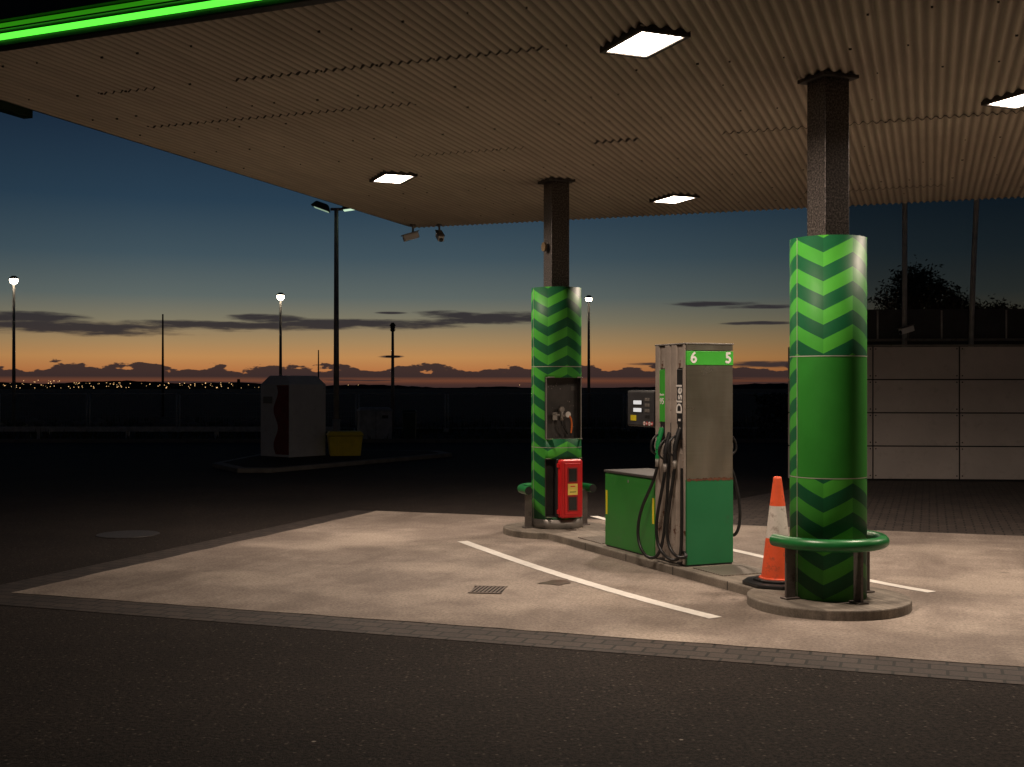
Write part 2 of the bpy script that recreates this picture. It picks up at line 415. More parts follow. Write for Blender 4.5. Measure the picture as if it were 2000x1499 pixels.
tube('black_hose',[(-.02,-.19,1.36),(-.03,-.2,1.3),(.03,-.2,1.25),(.06,-.18,1.2)],.010,rubber,c2)
bm=bmesh.new()
for i in range(26):
    x=random.uniform(-.2,.2); z=random.uniform(1.2,1.8); q=random.uniform(.003,.007)
    add_cyl(bm,(x,-.096,z),(x,-.099,z),q,seg=8)
for i in range(5):
    for j in range(4): add_cyl(bm,(.15+.012*i,-.096,1.72+.012*j),(.15+.012*i,-.099,1.72+.012*j),.004,seg=6)
obj_bm('screws',bm,greymetal,c2)
cyl('base_ring',(0,0,.09),(0,0,.2),.315,greymetal,c2,seg=48)
cyl('warning_bell',(-.15,0,3.42),(-.175,0,3.42),.055,mat('bell',(.16,.11,.06),.5,.5),c2)

# fire extinguisher cabinet
p=c2.location+Matrix.Rotation(ANG_I,3,'Z')@Vector((.0,-.22,0))
fe=empty('fire_extinguisher_box',p,ANG_I)
box('back_tray',(0.01,-.035,.57),(.285,.09,.69),blackp,fe,.02,seg=3)
box('door',(0.01,-.135,.57),(.285,.11,.68),red,fe,.03,seg=4)
box('door_panel',(0.01,-.192,.57),(.20,.012,.60),red,fe,.02,seg=3)
for z in (.73,.40):
    box('window_rim',(0.01,-.199,z),(.13,.008,.18),mat('dark_red',(.2,.01,.01),.4),fe,.02,seg=3)
    box('window',(0.01,-.204,z),(.10,.006,.15),glassdark,fe,.02,seg=3)
box('label',(.01,-.201,.565),(.125,.008,.13),mat('label_yellow',(.75,.6,.12),.5),fe,.002)
for z in (.30,.84): box('latch',(-.135,-.12,z),(.02,.05,.05),red,fe,.004)
for z in (.33,.8): box('hinge',(.155,-.13,z),(.015,.04,.06),blackp,fe,.004)
pic=mat('label_red_print',(.6,.03,.02),.5)
box('pictogram',(.01,-.206,.60),(.06,.002,.012),pic,fe,0); box('pictogram',(.01,-.206,.535),(.08,.002,.008),blackp,fe,0)

# ---------------------------------------------------------------- guard rails
postm=mat('rail_post_steel',(.13,.11,.10),.5,.4,.3,8,.1,(.06,.045,.04),.5,.7)
def rail(name,ly,flip):
    lo=IO+Vector((-math.sin(ANG_I)*ly,math.cos(ANG_I)*ly,0))
    e=empty(name,lo,ANG_I+(math.pi if flip else 0)); R=.42; z=.54
    pts=[(-R,.13,z)]+[(R*math.cos(a),R*math.sin(a),z) for a in [math.pi+math.pi*i/28 for i in range(29)]]+[(R,.13,z)]
    tube('hoop',pts,.049,greenl,e,nurbs=False)
    for s in (-1,1):
        cyl('end_cap',(s*R,.12,z),(s*R,.134,z),.046,blackp,e)
    for a in (180,270,360):
        ca,sa=math.cos(rad(a)),math.sin(rad(a)); rr=.365
        box('post',(ca*rr,sa*rr,.30),(.09,.022,.43),postm,e,.003,rotz=rad(a))
        box('foot',(ca*rr,sa*rr,.097),(.13,.09,.014),postm,e,.003,rotz=rad(a))
    return e
rail('guard_rail',0,False); rail('guard_rail.001',LF,True)

# ---------------------------------------------------------------- fuel pump
pu=empty('fuel_pump',IO,ANG_I)
Y0=1.715; W=.256; ZB=.10; ZT=2.15
box('end_panel_steel',(0,Y0+.012,1.43),(.505,.02,1.07),steel,pu,.004)
bm=bmesh.new()
add_box(bm,(0,Y0+.30,(ZB+ZT)/2),(.36,.55,ZT-ZB-.02)); obj_bm('core',bm,blackp,pu)
box('end_panel_top',(0,Y0+.012,2.122),(.505,.02,.056),steel,pu,.003)
box('number_band',(0,Y0+.008,2.022),(.510,.022,.13),greenb,pu,.003)
box('end_panel_lower',(0,Y0+.010,.50),(.509,.024,.79),mat('green_lower',(.012,.145,.05),.45,0,.08,3,0,(.04,.09,.04),.6,.8),pu,.004)
bm=bmesh.new(); K=34; T=[];B=[]
for i in range(K+1):
    x=-.254+.508*i/K; T.append(bm.verts.new((x,Y0-.004,.897+random.uniform(-.0,.014)))); B.append(bm.verts.new((x,Y0-.004,.893-random.uniform(0.004,.018))))
for i in range(K): bm.faces.new((B[i],B[i+1],T[i+1],T[i]))
obj_bm('rust_edge',bm,mat('rust',rust,.8,0,.4,30),pu)
box('roof',(0,Y0+.285,ZT+.006),(.52,.58,.014),greymetal,pu,.003)
text('number_6','6',.14,white,pu,Vector((-.180,Y0-.0045,2.022)),FACE_NY,.0045)
text('number_5','5',.14,white,pu,Vector((.198,Y0-.0045,2.022)),FACE_NY,.0045)
for s in (-1,1):
    for a,b_ in ((.025,.07),(.18,.275),(.295,.39),(.50,.57)):
        box('pillar',(s*.212,Y0+(a+b_)/2,(ZB+ZT)/2),(.088,b_-a,ZT-ZB-.004),beige,pu,.006)
    for a,b_ in ((.072,.178),(.392,.498)):
        box('recess_head',(s*.205,Y0+(a+b_)/2,2.035),(.07,b_-a,.21),beige,pu,.003)
        box('recess_lower',(s*.195,Y0+(a+b_)/2,.62),(.06,b_-a,1.02),beige,pu,.003)
    box('groove',(s*.195,Y0+.285,1.12),(.08,.02,2.0),blackp,pu,0)
def lab(y0,y1,z0,z1,m,nm):
    box(nm,(-.232,Y0+(y0+y1)/2,(z0+z1)/2),(.044,y1-y0,z1-z0),m,pu,.003)
lab(.078,.172,1.42,1.92,blackp,'diesel_label'); lab(.398,.492,1.42,1.92,greenb,'petrol_label')
text('diesel_text','Dísel',.135,white,pu,Vector((-.2550,Y0+.125,1.64)),UP_NX,.0028)
text('petrol_text','Bensín',.030,white,pu,Vector((-.2550,Y0+.445,1.68)),FACE_NX,.0008)
text('petrol_number','95',.080,white,pu,Vector((-.2550,Y0+.445,1.615)),FACE_NX,.0018)
box('diesel_mark',(-.2548,Y0+.125,1.445),(.002,.04,.02),white,pu,0)
box('cabinet',(0,Y0+.57+.52,.48),(.52,1.03,.76),green,pu,.008)
box('cabinet_lid',(0,Y0+.57+.52,.875),(.54,1.05,.025),mat('lid_dark',(.07,.065,.06),.5,.3),pu,.005)
box('cabinet_base',(0,Y0+.8,.10),(.50,1.58,.03),blackp,pu,0)
for y in (.60,1.565): box('yellow_strip',(-.2615,Y0+y,.55),(.003,.035,.25),yellow,pu,0)
cyl('cabinet_lock',(-.258,Y0+1.1,.80),(-.265,Y0+1.1,.80),.012,greymetal,pu)
box('display_head',(0,Y0+.57+.29,1.54),(.50,.56,.36),blackp,pu,.015)
dm=mat('display_fascia',(.05,.05,.055),.35,0,.15)
box('display_fascia',(-.252,Y0+.57+.29,1.54),(.006,.52,.32),dm,pu,.006)
for z in (1.60,1.525):
    box('lcd_surround',(-.257,Y0+.57+.345,z),(.004,.20,.055),blackp,pu,.002)
    box('lcd',(-.2595,Y0+.57+.345,z),(.003,.16,.038),whitet,pu,0)
box('yellow_notice',(-.257,Y0+.57+.43,1.445),(.004,.11,.055),yellow,pu,.001)
for i,z in enumerate((1.63,1.575,1.52,1.465)):
    for k in range(2): box('key',(-.257,Y0+.57+.13+.05*k,z),(.005,.038,.03),greymetal if i<3 else blackp,pu,.002)
ringm=mat('icon_red',(.5,.03,.03),.5)
for i in range(4):
    cyl('card_icon',(-.256,Y0+.57+.06+.05*i,1.395),(-.259,Y0+.57+.06+.05*i,1.395),.020,white if i%2 else ringm,pu,seg=16)
    cyl('card_icon_in',(-.259,Y0+.57+.06+.05*i,1.395),(-.260,Y0+.57+.06+.05*i,1.395),.010,ringm if i%2 else white,pu,seg=16)
def nozzle(nm,x,y,z,col,s=-1):
    tube(nm+'_spout',[(x-s*.0,y,z+.17),(x+s*.005,y,z+.21),(x-s*.05,y,z+.30),(x-s*.10,y,z+.33)],.011,greymetal,pu)
    tube(nm+'_body',[(x+s*.055,y,z),(x+s*.05,y,z+.07),(x+s*.025,y,z+.13),(x,y,z+.20)],.026,col,pu)
    tube(nm+'_grip',[(x+s*.055,y,z-.10),(x+s*.055,y,z-.04),(x+s*.055,y,z+.02)],.020,col,pu)
    tube(nm+'_guard',[(x+s*.06,y,z-.05),(x+s*.13,y,z-.03),(x+s*.13,y,z+.07),(x+s*.08,y,z+.13),(x+s*.02,y,z+.15)],.010,blackp,pu)
    tube(nm+'_lever',[(x+s*.065,y,z-.02),(x+s*.10,y,z+.03),(x+s*.06,y,z+.10)],.006,greymetal,pu)
    cyl(nm+'_swivel',(x+s*.055,y,z-.17),(x+s*.055,y,z-.09),.020,greymetal,pu,seg=14)
    box(nm+'_boot',(x-s*.035,y,z+.20),(.07,.085,.20),blackp,pu,.01)
nozzle('petrol_nozzle',-.25,Y0+.445,1.16,mat('nozzle_green',(.015,.26,.07),.35))
nozzle('diesel_nozzle',-.25,Y0+.125,1.16,blackp)
nozzle('aux_nozzle',-.25,Y0+.30,1.12,blackp)
nozzle('far_side_nozzle',.25,Y0+.125,1.16,blackp,1)
def hose(pts,nm): tube(nm,pts,.0155,rubber,pu)
y=Y0
hose([(-.305,y+.445,1.0),(-.32,y+.47,.85),(-.40,y+.60,.62),(-.43,y+.64,.30),(-.42,y+.50,.125),(-.38,y+.32,.12),(-.31,y+.30,.30),(-.285,y+.285,.8),(-.26,y+.285,1.3)],'petrol_hose')
hose([(-.305,y+.30,.96),(-.33,y+.30,.80),(-.37,y+.38,.50),(-.37,y+.34,.22),(-.33,y+.16,.13),(-.30,y+.05,.15),(-.28,y+.04,.26),(-.27,y+.06,.6),(-.26,y+.07,1.0)],'aux_hose')
hose([(-.305,y+.125,1.00),(-.32,y+.14,.85),(-.34,y+.20,.55),(-.34,y+.22,.30),(-.32,y+.10,.17),(-.29,y-.02,.18),(-.27,y-.035,.20),(-.262,y+.02,.22),(-.26,y+.05,.22)],'diesel_hose')
hose([(.305,y+.125,1.0),(.34,y+.10,.9),(.38,y+.06,.65),(.36,y+.04,.40),(.30,y+.10,.30),(.27,y+.2,.5),(.26,y+.24,1.0),(.26,y+.24,1.4)],'far_hose')

# ---------------------------------------------------------------- traffic cone
tcn=empty('traffic_cone',(2.235,9.87,.09),rad(20)); 
bm=bmesh.new(); K=40
prof=[(.140,.05,0),(.132,.09,0),(.098,.39,0),(.097,.395,1),(.066,.665,1),(.065,.67,0),(.036,.885,0),(.033,.905,0),(.022,.91,0),(.02,.86,0)]
rings=[[bm.verts.new((q[0]*math.cos(2*math.pi*i/K),q[0]*math.sin(2*math.pi*i/K),q[1])) for i in range(K)] for q in prof]
for j in range(len(prof)-1):
    for i in range(K):
        f=bm.faces.new((rings[j][i],rings[j][(i+1)%K],rings[j+1][(i+1)%K],rings[j+1][i])); f.material_index=1 if prof[j][2] and prof[j+1][2] else 0; f.smooth=True
obj_bm('cone_body',bm,[orange,conewhite],tcn)
oct_=[(.27,.12),(.12,.27),(-.12,.27),(-.27,.12),(-.27,-.12),(-.12,-.27),(.12,-.27),(.27,-.12)]
poly_extrude('cone_base',oct_,0,.035,blackp,tcn,.01)
poly_extrude('cone_base_rim',[(a*.7,b*.7) for a,b in oct_],.035,.058,blackp,tcn,.01)
tube('cone_collar',[( .145*math.cos(a),.145*math.sin(a),.058) for a in [i*math.pi/12 for i in range(25)]],.012,orange,tcn,False)

# ---------------------------------------------------------------- canopy
ca=empty('station_canopy',(0,0,0),ANG_C)
XL,XR,YN,YF=-7.544,15.0,6.76,16.60
seams=[YN,8.15,9.35,11.45,15.3,YF]
per=PER; bm=bmesh.new(); nx=int((XR-XL)/per*8)
edgem=mat('sheet_edge_dark',(.02,.015,.012),.8)
def ynear(x): return 6.86-.06*(x+6.43)
for k in range(len(seams)-1):
    zb=CZ+.022-k*.0012
    rows=[]
    for t in (0,1):
        row=[]
        for i in range(nx):
            xx=XL+i*per/8
            yy=seams[k] if t==0 else seams[k+1]
            if k==0 and t==0: yy=ynear(xx)
            if t==1 and k<len(seams)-2: yy+=.03
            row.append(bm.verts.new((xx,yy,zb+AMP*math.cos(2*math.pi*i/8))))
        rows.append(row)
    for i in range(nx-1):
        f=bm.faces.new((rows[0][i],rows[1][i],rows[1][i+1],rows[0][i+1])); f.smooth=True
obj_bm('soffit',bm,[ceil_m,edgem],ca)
bm=bmesh.new()
for yy,x0,x1,k,wd in ((8.15,-5.3,-2.6,1,1),(8.15,-6.6,-6.0,1,.6),(9.35,-7,-4.2,2,.8),(11.45,-5.2,-3.9,3,.6),(11.45,-3.2,-2.7,3,2.2),(11.45,-1.9,1.3,3,1.1),(11.45,2.8,5,3,1.),(15.3,-1.5,.2,4,1.2),(9.05,.9,1.5,1,1.3),(8.65,1.0,1.9,1,1.2),(8.8,3.2,6,1,.9)):
    zb=CZ+.022-k*.0012; prev=None
    i0=int((x0-XL)/(per/8)); i1=int((x1-XL)/(per/8))
    for i in range(i0,i1):
        w=(.010+.022*random.random())*wd
        z=zb+AMP*math.cos(2*math.pi*i/8)-.003
        a=bm.verts.new((XL+i*per/8,yy-w,z)); b_=bm.verts.new((XL+i*per/8,yy+.010*wd,z))
        if prev: bm.faces.new((prev[0],prev[1],b_,a))
        prev=(a,b_)
obj_bm('sheet_laps',bm,edgem,ca)
bm=bmesh.new()
for ry in (7.2,8.1,8.9,9.6,10.5,11.4,12.5,13.6,14.7,15.7):
    x=XL+.25
    while x<12:
        if random.random()<.62:
            yy=ry+random.uniform(-.03,.03); q=random.uniform(.005,.012)
            i=round((x-XL)/per-.5)+.5; xx=XL+i*per
            add_cyl(bm,(xx,yy,CZ+.012),(xx,yy,CZ-.002),q,seg=6)
        x+=per*random.choice((3,4,5,6))
obj_bm('soffit_screws',bm,edgem,ca)
fas=mat('fascia_dark',(.010,.014,.012),.35,0,.2)
box('roof_box',((XL+XR)/2,(YN+YF)/2+.3,4.62),(XR-XL-.1,YF-YN-.7,.70),fas,ca,0)
box('fascia_left',(XL-.03,(YN+YF)/2+.1,4.66),(.05,YF-YN-.22,.84),fas,ca,0)
box('fascia_far',((XL+XR)/2,YF+.03,4.66),(XR-XL,.05,.84),fas,ca,0)
box('fascia_return',(XL-.10,YN+1.0,4.61),(.10,1.45,.88),mat('fascia_green_dark',(.008,.03,.015),.4),ca,0)
ff=empty('near_fascia',(-6.43,6.80,0),-math.atan(.06),ca)
ledg=emis('green_led_strip',(.10,1.0,.05),1.6,True)
ledd=emis('green_backlit_band',(.05,.50,.01),.42)
LX=9.8; LW=23
box('fascia_board',(LX,-.05,4.62),(LW,.10,.86),fas,ff,.01)
box('led_strip',(LX,-.118,4.255),(LW,.03,.040),ledg,ff,.008)
box('backlit_band',(LX,-.106,4.335),(LW,.012,.038),ledd,ff,0)
box('fascia_lip',(LX,-.13,4.298),(LW,.06,.012),fas,ff,.003)
box('fascia_lip_upper',(LX,-.13,4.368),(LW,.06,.012),fas,ff,.003)
glow=emis('luminaire_panel',(1.0,.84,.68),24,True)
def lum(i,x,y,name='canopy_light'):
    e=empty(name if i==0 else name+'.%03d'%i,(x,y,CZ),ANG_I)
    for sx in (-1,1): box('frame_side',(sx*.185,0,.002),(.035,.60,.05),darksteel,e,.004)
    for sy in (-1,1): box('frame_end',(0,sy*.285,.002),(.335,.035,.05),darksteel,e,.004)
    box('panel',(0,0,-.008),(.32,.52,.012),glow,e,0)
    box('housing',(0,0,.012),(.40,.60,.010),white,e,0)
    L=bpy.data.lights.new('floodlight','AREA'); L.shape='RECTANGLE'; L.size=.30; L.size_y=.50; L.energy=118; L.color=(1,.80,.64); L.spread=rad(152)
    o=bpy.data.objects.new('floodlight',L); o.location=(0,0,-.018); link(o,e)
for i,(x,y) in enumerate(((.942,8.357),(-1.392,13.74),(2.114,15.27),(4.36,9.95),(7.78,11.6))): lum(i,x,y)

# CCTV
def cctv(name,loc,rot,tilt,up=True,s=1):
    e=empty(name,loc,rot); e.scale=(s,s,s)
    d=1 if up else -1
    cyl('bracket',(0,0,.03),(0,0,.16*d),.016,greymetal,e,seg=10); cyl('mount',(0,0,.15*d),(0,0,.17*d),.045,greymetal,e,seg=14)
    b1=box('body',(0,-.03,-.02),(.09,.24,.09),white,e,.012); b1.rotation_euler=(tilt,0,0)
    b2=box('hood',(0,-.045,.03),(.105,.28,.012),greymetal,e,.004); b2.rotation_euler=(tilt,0,0)
    b3=cyl('lens',(0,-.15,-.02),(0,-.158,-.02),.032,blackp,e,seg=16); b3.rotation_euler=(tilt,0,0)
cctv('security_camera',(-1.50,17.75,4.05),rad(-75),rad(18))
cctv('security_camera.001',(-1.10,17.75,4.05),rad(15),rad(25))

# ---------------------------------------------------------------- panel wall
wallm=mat('wall_panel',(.56,.49,.455),.6,0,.10,1.2,0,(.36,.31,.28),.55,.85)
wr=math.atan2(-.24,2.77)
pw=empty('panel_wall',(6.74,21.9,0),wr)
box('backing',(4.2,.06,1.25),(11.4,.06,2.48),blackp,pw,0)
bm=bmesh.new(); bm2=bmesh.new()
for i in range(-1,7):
    for j in range(4):
        add_box(bm,(1.57*i+.785,random.uniform(-.003,.003),.045+.62*j+.30),(1.545,.03,.598))
        if i>=0:
            for k in (.06,.56):
                for q in (.05,-.05): add_cyl(bm2,(1.57*i+q,-.016,.045+.62*j+k),(1.57*i+q,-.021,.045+.62*j+k),.014,seg=8)
bevel(obj_bm('panels',bm,wallm,pw),.004); obj_bm('panel_bolts',bm2,darksteel,pw)
box('coping',(4.2,.03,2.53),(11.4,.14,.03),greymetal,pw,.004)
gb=empty('glazed_shelter',(6.35,22.7,0),wr)
def tint():
    m,nt,b=new_mat('tinted_glass'); nt.nodes.remove(b)
    o=nt.nodes['Material Output']; t=N(nt,'ShaderNodeBsdfTransparent'); t.inputs[0].default_value=(.36,.36,.36,1)
    g=N(nt,'ShaderNodeBsdfGlossy'); g.inputs['Color'].default_value=(.3,.3,.3,1); g.inputs['Roughness'].default_value=.12
    mx=N(nt,'ShaderNodeMixShader'); mx.inputs[0].default_value=.05
    nt.links.new(t.outputs[0],mx.inputs[1]); nt.links.new(g.outputs[0],mx.inputs[2]); nt.links.new(mx.outputs[0],o.inputs[0]); return m
bm=bmesh.new(); bm.faces.new([bm.verts.new(v) for v in ((-.1,.05,2.5),(11.1,.05,2.5),(11.1,.05,6.1),(-.1,.05,6.1))]); obj_bm('glazing',bm,tint(),gb)
box('lower_band',(5.5,.0,2.6),(11.2,.1,1.30),mat('band_dark',(.03,.03,.035),.5),gb,0)
box('rail',(5.5,-.07,2.66),(11.2,.05,.05),greymetal,gb,.004)
gp=mat('shelter_frame',(.40,.38,.36),.5,.1)
for i,(x,l) in enumerate(((1.2,.0),(2.42,.16),(3.6,.3),(4.8,.4))):
    tube('mullion_%d'%i,[(x-.01,-.10,.0),(x-.01,-.10,2.8),(x+l*.35,-.10,4.2),(x+l*1.0,-.10,6.1)],.05,gp,gb)
for i in range(1,9): box('thin_mullion',(i*1.2-.5,.0,2.95),(.03,.12,.55),gp,gb,0)
cctv('security_camera.002',(7.5,22.2,2.86),rad(-70),rad(15),False,1.2)

# ---------------------------------------------------------------- donation bin etc.
kerbm=mat('kerb_stone',(.16,.145,.13),.8,0,.25,4,.2)
isp=[(-6.55,25.6),(-5.6,23.9),(-4.9,23.9),(-1.5,29.5),(-1.9,30.6),(-5.0,31.2),(-6.2,29.8)]
tisl=empty('traffic_island',(0,0,0))
poly_extrude('kerb',isp,0,.10,kerbm,tisl,bev=.02)
cx=sum(p[0] for p in isp)/7; cy=sum(p[1] for p in isp)/7
sheet('surface',[(cx+(p[0]-cx)*.9,cy+(p[1]-cy)*.94) for p in isp],.104,asph,parent=tisl)
cb=empty('clothing_bank',(-5.28,28.3,.10),rad(50))
bw=mat('bin_white',(.66,.64,.63),.55,0,.08,3,0,(.45,.42,.4),.55,.8); br_=mat('bin_dark_red',(.22,.02,.02),.5)
bm=bmesh.new()
w,d,h,hc=.56,.54,1.72,1.93; i_=.22
vs=[(-w,-d,0),(w,-d,0),(w,d,0),(-w,d,0),(-w,-d,h),(w,-d,h),(w,d,h),(-w,d,h),(-w+.10,-d+i_,hc),(w-.10,-d+i_,hc),(w-.10,d-i_,hc),(-w+.10,d-i_,hc)]
V=[bm.verts.new(v) for v in vs]
for f in ((3,2,1,0),(0,1,5,4),(1,2,6,5),(2,3,7,6),(3,0,4,7),(4,5,9,8),(5,6,10,9),(6,7,11,10),(7,4,8,11),(8,9,10,11)): bm.faces.new([V[i] for i in f])
bevel(obj_bm('shell',bm,bw,cb),.012)
bm=bmesh.new(); A=[];B=[]
for i in range(30):
    z=.06+1.64*i/29; A.append(bm.verts.new((-w-.004,-d+.02,z))); B.append(bm.verts.new((-w-.004,-d+.50+.08*math.sin(i*.42),z)))
for i in range(29): bm.faces.new((A[i],A[i+1],B[i+1],B[i]))
obj_bm('graphic',bm,br_,cb)
box('hatch',(-w-.02,.24,1.35),(.04,.30,.16),greymetal,cb,.005)
gbin=empty('grit_bin',(-4.05,28.4,.10),rad(12)); ym=mat('grit_bin_yellow',(.80,.60,.03),.55,0,.1)
bm=bmesh.new(); add_box(bm,(0,0,.24),(.72,.55,.48),taper=1.14); bevel(obj_bm('tub',bm,ym,gbin),.02)
bm=bmesh.new(); add_box(bm,(0,0,.54),(.88,.68,.10),taper=.86); bevel(obj_bm('lid',bm,ym,gbin),.02)
for k in (-.2,.2): box('rib',(k,-.30,.25),(.05,.03,.42),ym,gbin,.005)
ub=empty('utility_cabinet',(-4.45,38,0),rad(14)); gm=mat('cabinet_grey',(.40,.39,.39),.6)
box('body',(0,0,.5),(1.05,.6,1.0),gm,ub,.01); box('roof',(0,0,1.05),(1.12,.68,.10),gm,ub,.01,taper=.8); box('door_seam',(0,-.303,.5),(.012,.006,.9),blackp,ub,0); box('vent',(.3,-.303,.8),(.2,.006,.1),blackp,ub,0)
ub2=empty('litter_bin',(-3.45,39.5,0),0); box('body',(0,0,.45),(.4,.4,.9),mat('bin_green',(.04,.07,.05),.6),ub2,.02,taper=1.1); box('lid',(0,0,.96),(.48,.48,.08),mat('bin_green2',(.03,.06,.04),.6),ub2,.02,taper=.8)

# ---------------------------------------------------------------- lamps & poles
polem=mat('lamp_pole',(.30,.27,.25),.5,.2)
def street_double(name,x,y,z):
    e=empty(name,(x,y,.08))
    cyl('pole',(0,0,0),(0,0,z),.075,polem,e,.05)
    cyl('base',(0,0,0),(0,0,.9),.10,polem,e,.09)
    bm=bmesh.new(); add_cyl(bm,(-.14,0,z),(.14,0,z),.035)
    obj_bm('arm',bm,polem,e)
    for s in (-1,1):
        bm=bmesh.new(); add_box(bm,(0,0,0),(.50,.28,.16),taper=.62)
        hd=bevel(obj_bm('lamp_head',bm,darksteel,e,loc=(s*.36,0,z+.08)),.04,3); hd.rotation_euler=(0,rad(20) if s<0 else rad(-8),0)
        bm=bmesh.new(); add_box(bm,(0,0,0),(.36,.2,.02)); l=obj_bm('lens',bm,emis('faint_lens',(.5,.7,.5),.5 if s<0 else 1.2),e,loc=(s*.36,0,z-.008)); l.rotation_euler=hd.rotation_euler
street_double('street_lamp',-4.27,28.5,6.0)
lampg=emis('lamp_globe',(1.0,.85,.62),26)
def globe(i,u,v,y,lit=True,rr=.15):
    x=(u-1000)/F*y; z=H+(757-v)*y/F
    e=empty('street_lamp.%03d'%i,(x,y,0))
    cyl('pole',(0,0,0),(0,0,z-.1),.085,polem,e,.05,12)
    cyl('collar',(0,0,z-.16),(0,0,z-.08),.07,darksteel,e,.12,14)
    bm=bmesh.new(); bmesh.ops.create_uvsphere(bm,u_segments=18,v_segments=10,radius=rr,matrix=Matrix.Translation((0,0,z))); obj_bm('globe',bm,lampg if lit else glassdark,e,True)
    bm=bmesh.new(); add_cyl(bm,(0,0,z+.06),(0,0,z+.19),rr*1.35,rr*.5,18); obj_bm('hood',bm,darksteel,e)
globe(1,27,548,50,rr=.17); globe(2,548,580,55,rr=.17); globe(3,1150,585,56,rr=.15); globe(4,767,640,46,False,.10)
box('bracket',(0,0,H+(757-697)*46/F),(.55,.05,.06),polem,bpy.data.objects['street_lamp.004'],0)
for i,(u,v,y) in enumerate(((318,614,70),(622,684,100))):
    x=(u-1000)/F*y; cyl('flagpole' if i==0 else 'flagpole.001',(x,y,0),(x,y,H+(757-v)*y/F),.09,darksteel,r1=.045,seg=10)

# ---------------------------------------------------------------- fence + crash barrier + kerb
fm=mat('fence_galvanised',(.45,.44,.43),.5,.1)
def wire():
    m,nt,b=new_mat('fence_mesh'); o=nt.nodes['Material Output']
    tc=N(nt,'ShaderNodeTexCoord'); s=N(nt,'ShaderNodeSeparateXYZ'); nt.links.new(tc.outputs['Object'],s.inputs[0])
    a=M(nt,'LESS_THAN',M(nt,'FLOORED_MODULO',s.outputs[0],.10),.008); c=M(nt,'LESS_THAN',M(nt,'FLOORED_MODULO',s.outputs[2],.2),.008)
    f=M(nt,'MAXIMUM',a,c); t=N(nt,'ShaderNodeBsdfTransparent'); mx=N(nt,'ShaderNodeMixShader')
    nt.links.new(f,mx.inputs[0]); nt.links.new(t.outputs[0],mx.inputs[1]); nt.links.new(b.outputs[0],mx.inputs[2]); nt.links.new(mx.outputs[0],o.inputs[0])
    b.inputs['Base Color'].default_value=(.2,.2,.2,1); return m
fe_=empty('mesh_fence',(0,46,0),rad(.6))
bm=bmesh.new()
x=-34
while x<14:
    for q in (0,3.38): add_cyl(bm,(x+q,0,0),(x+q,0,1.5),.028,seg=8)
    add_cyl(bm,(x,0,1.5),(x+3.38,0,1.5),.022,seg=8); add_cyl(bm,(x,0,.15),(x+3.38,0,.15),.019,seg=8)
    add_box(bm,(x-.04,0,.07),(.25,.6,.13)); x+=3.5
obj_bm('frames',bm,fm,fe_)
bm=bmesh.new(); bm.faces.new([bm.verts.new(v) for v in ((-34,.0,.15),(14.8,.0,.15),(14.8,.0,1.5),(-34,.0,1.5))]); obj_bm('wire_mesh',bm,wire(),fe_)
gr=empty('crash_barrier',(0,39.6,0))
bm=bmesh.new()
add_box(bm,(-19,0,.40),(26,.05,.05)); add_box(bm,(-19,-.03,.34),(26,.03,.06)); add_box(bm,(-19,0,.28),(26,.05,.05))
for i in range(9): add_box(bm,(-31+3*i,.08,.2),(.12,.1,.4))
obj_bm('rail',bm,fm,gr)
bm=bmesh.new(); add_box(bm,(-22,37.1,.05),(46,.18,.13)); add_box(bm,(20,37.1,.05),(38,.18,.13)); obj_bm('lot_kerb',bm,kerbm)
gm_=mat('verge_grass_blades',(.05,.06,.025),.8,0,.4,1)
bm=bmesh.new()
for i in range(9000):
    x=random.uniform(-32,16); y_=37.4+random.random()**1.5*22; h=random.uniform(.08,.35)*(1+.8*math.sin(x*.7)*math.sin(y_*.5)); w=.03; a=random.random()*3.14
    dx,dy=math.cos(a)*w,math.sin(a)*w; lx=random.uniform(-.1,.1)
    bm.faces.new((bm.verts.new((x-dx,y_-dy,0)),bm.verts.new((x+dx,y_+dy,0)),bm.verts.new((x+lx,y_,max(.05,h)))))
obj_bm('verge_grass',bm,gm_)
bm=bmesh.new()
for i in range(220):
    x=random.uniform(-28,-2); y_=random.uniform(47.5,54); q=random.uniform(.1,.38)
    bmesh.ops.create_icosphere(bm,subdivisions=1,radius=q,matrix=Matrix.Translation((x,y_,q*.4))@Matrix.Rotation(random.random()*6,4,'Z')@Matrix.Diagonal((1.3,1,.7,1)))
obj_bm('rock_pile',bm,mat('rock',(.16,.14,.12),.9,0,.4,2))

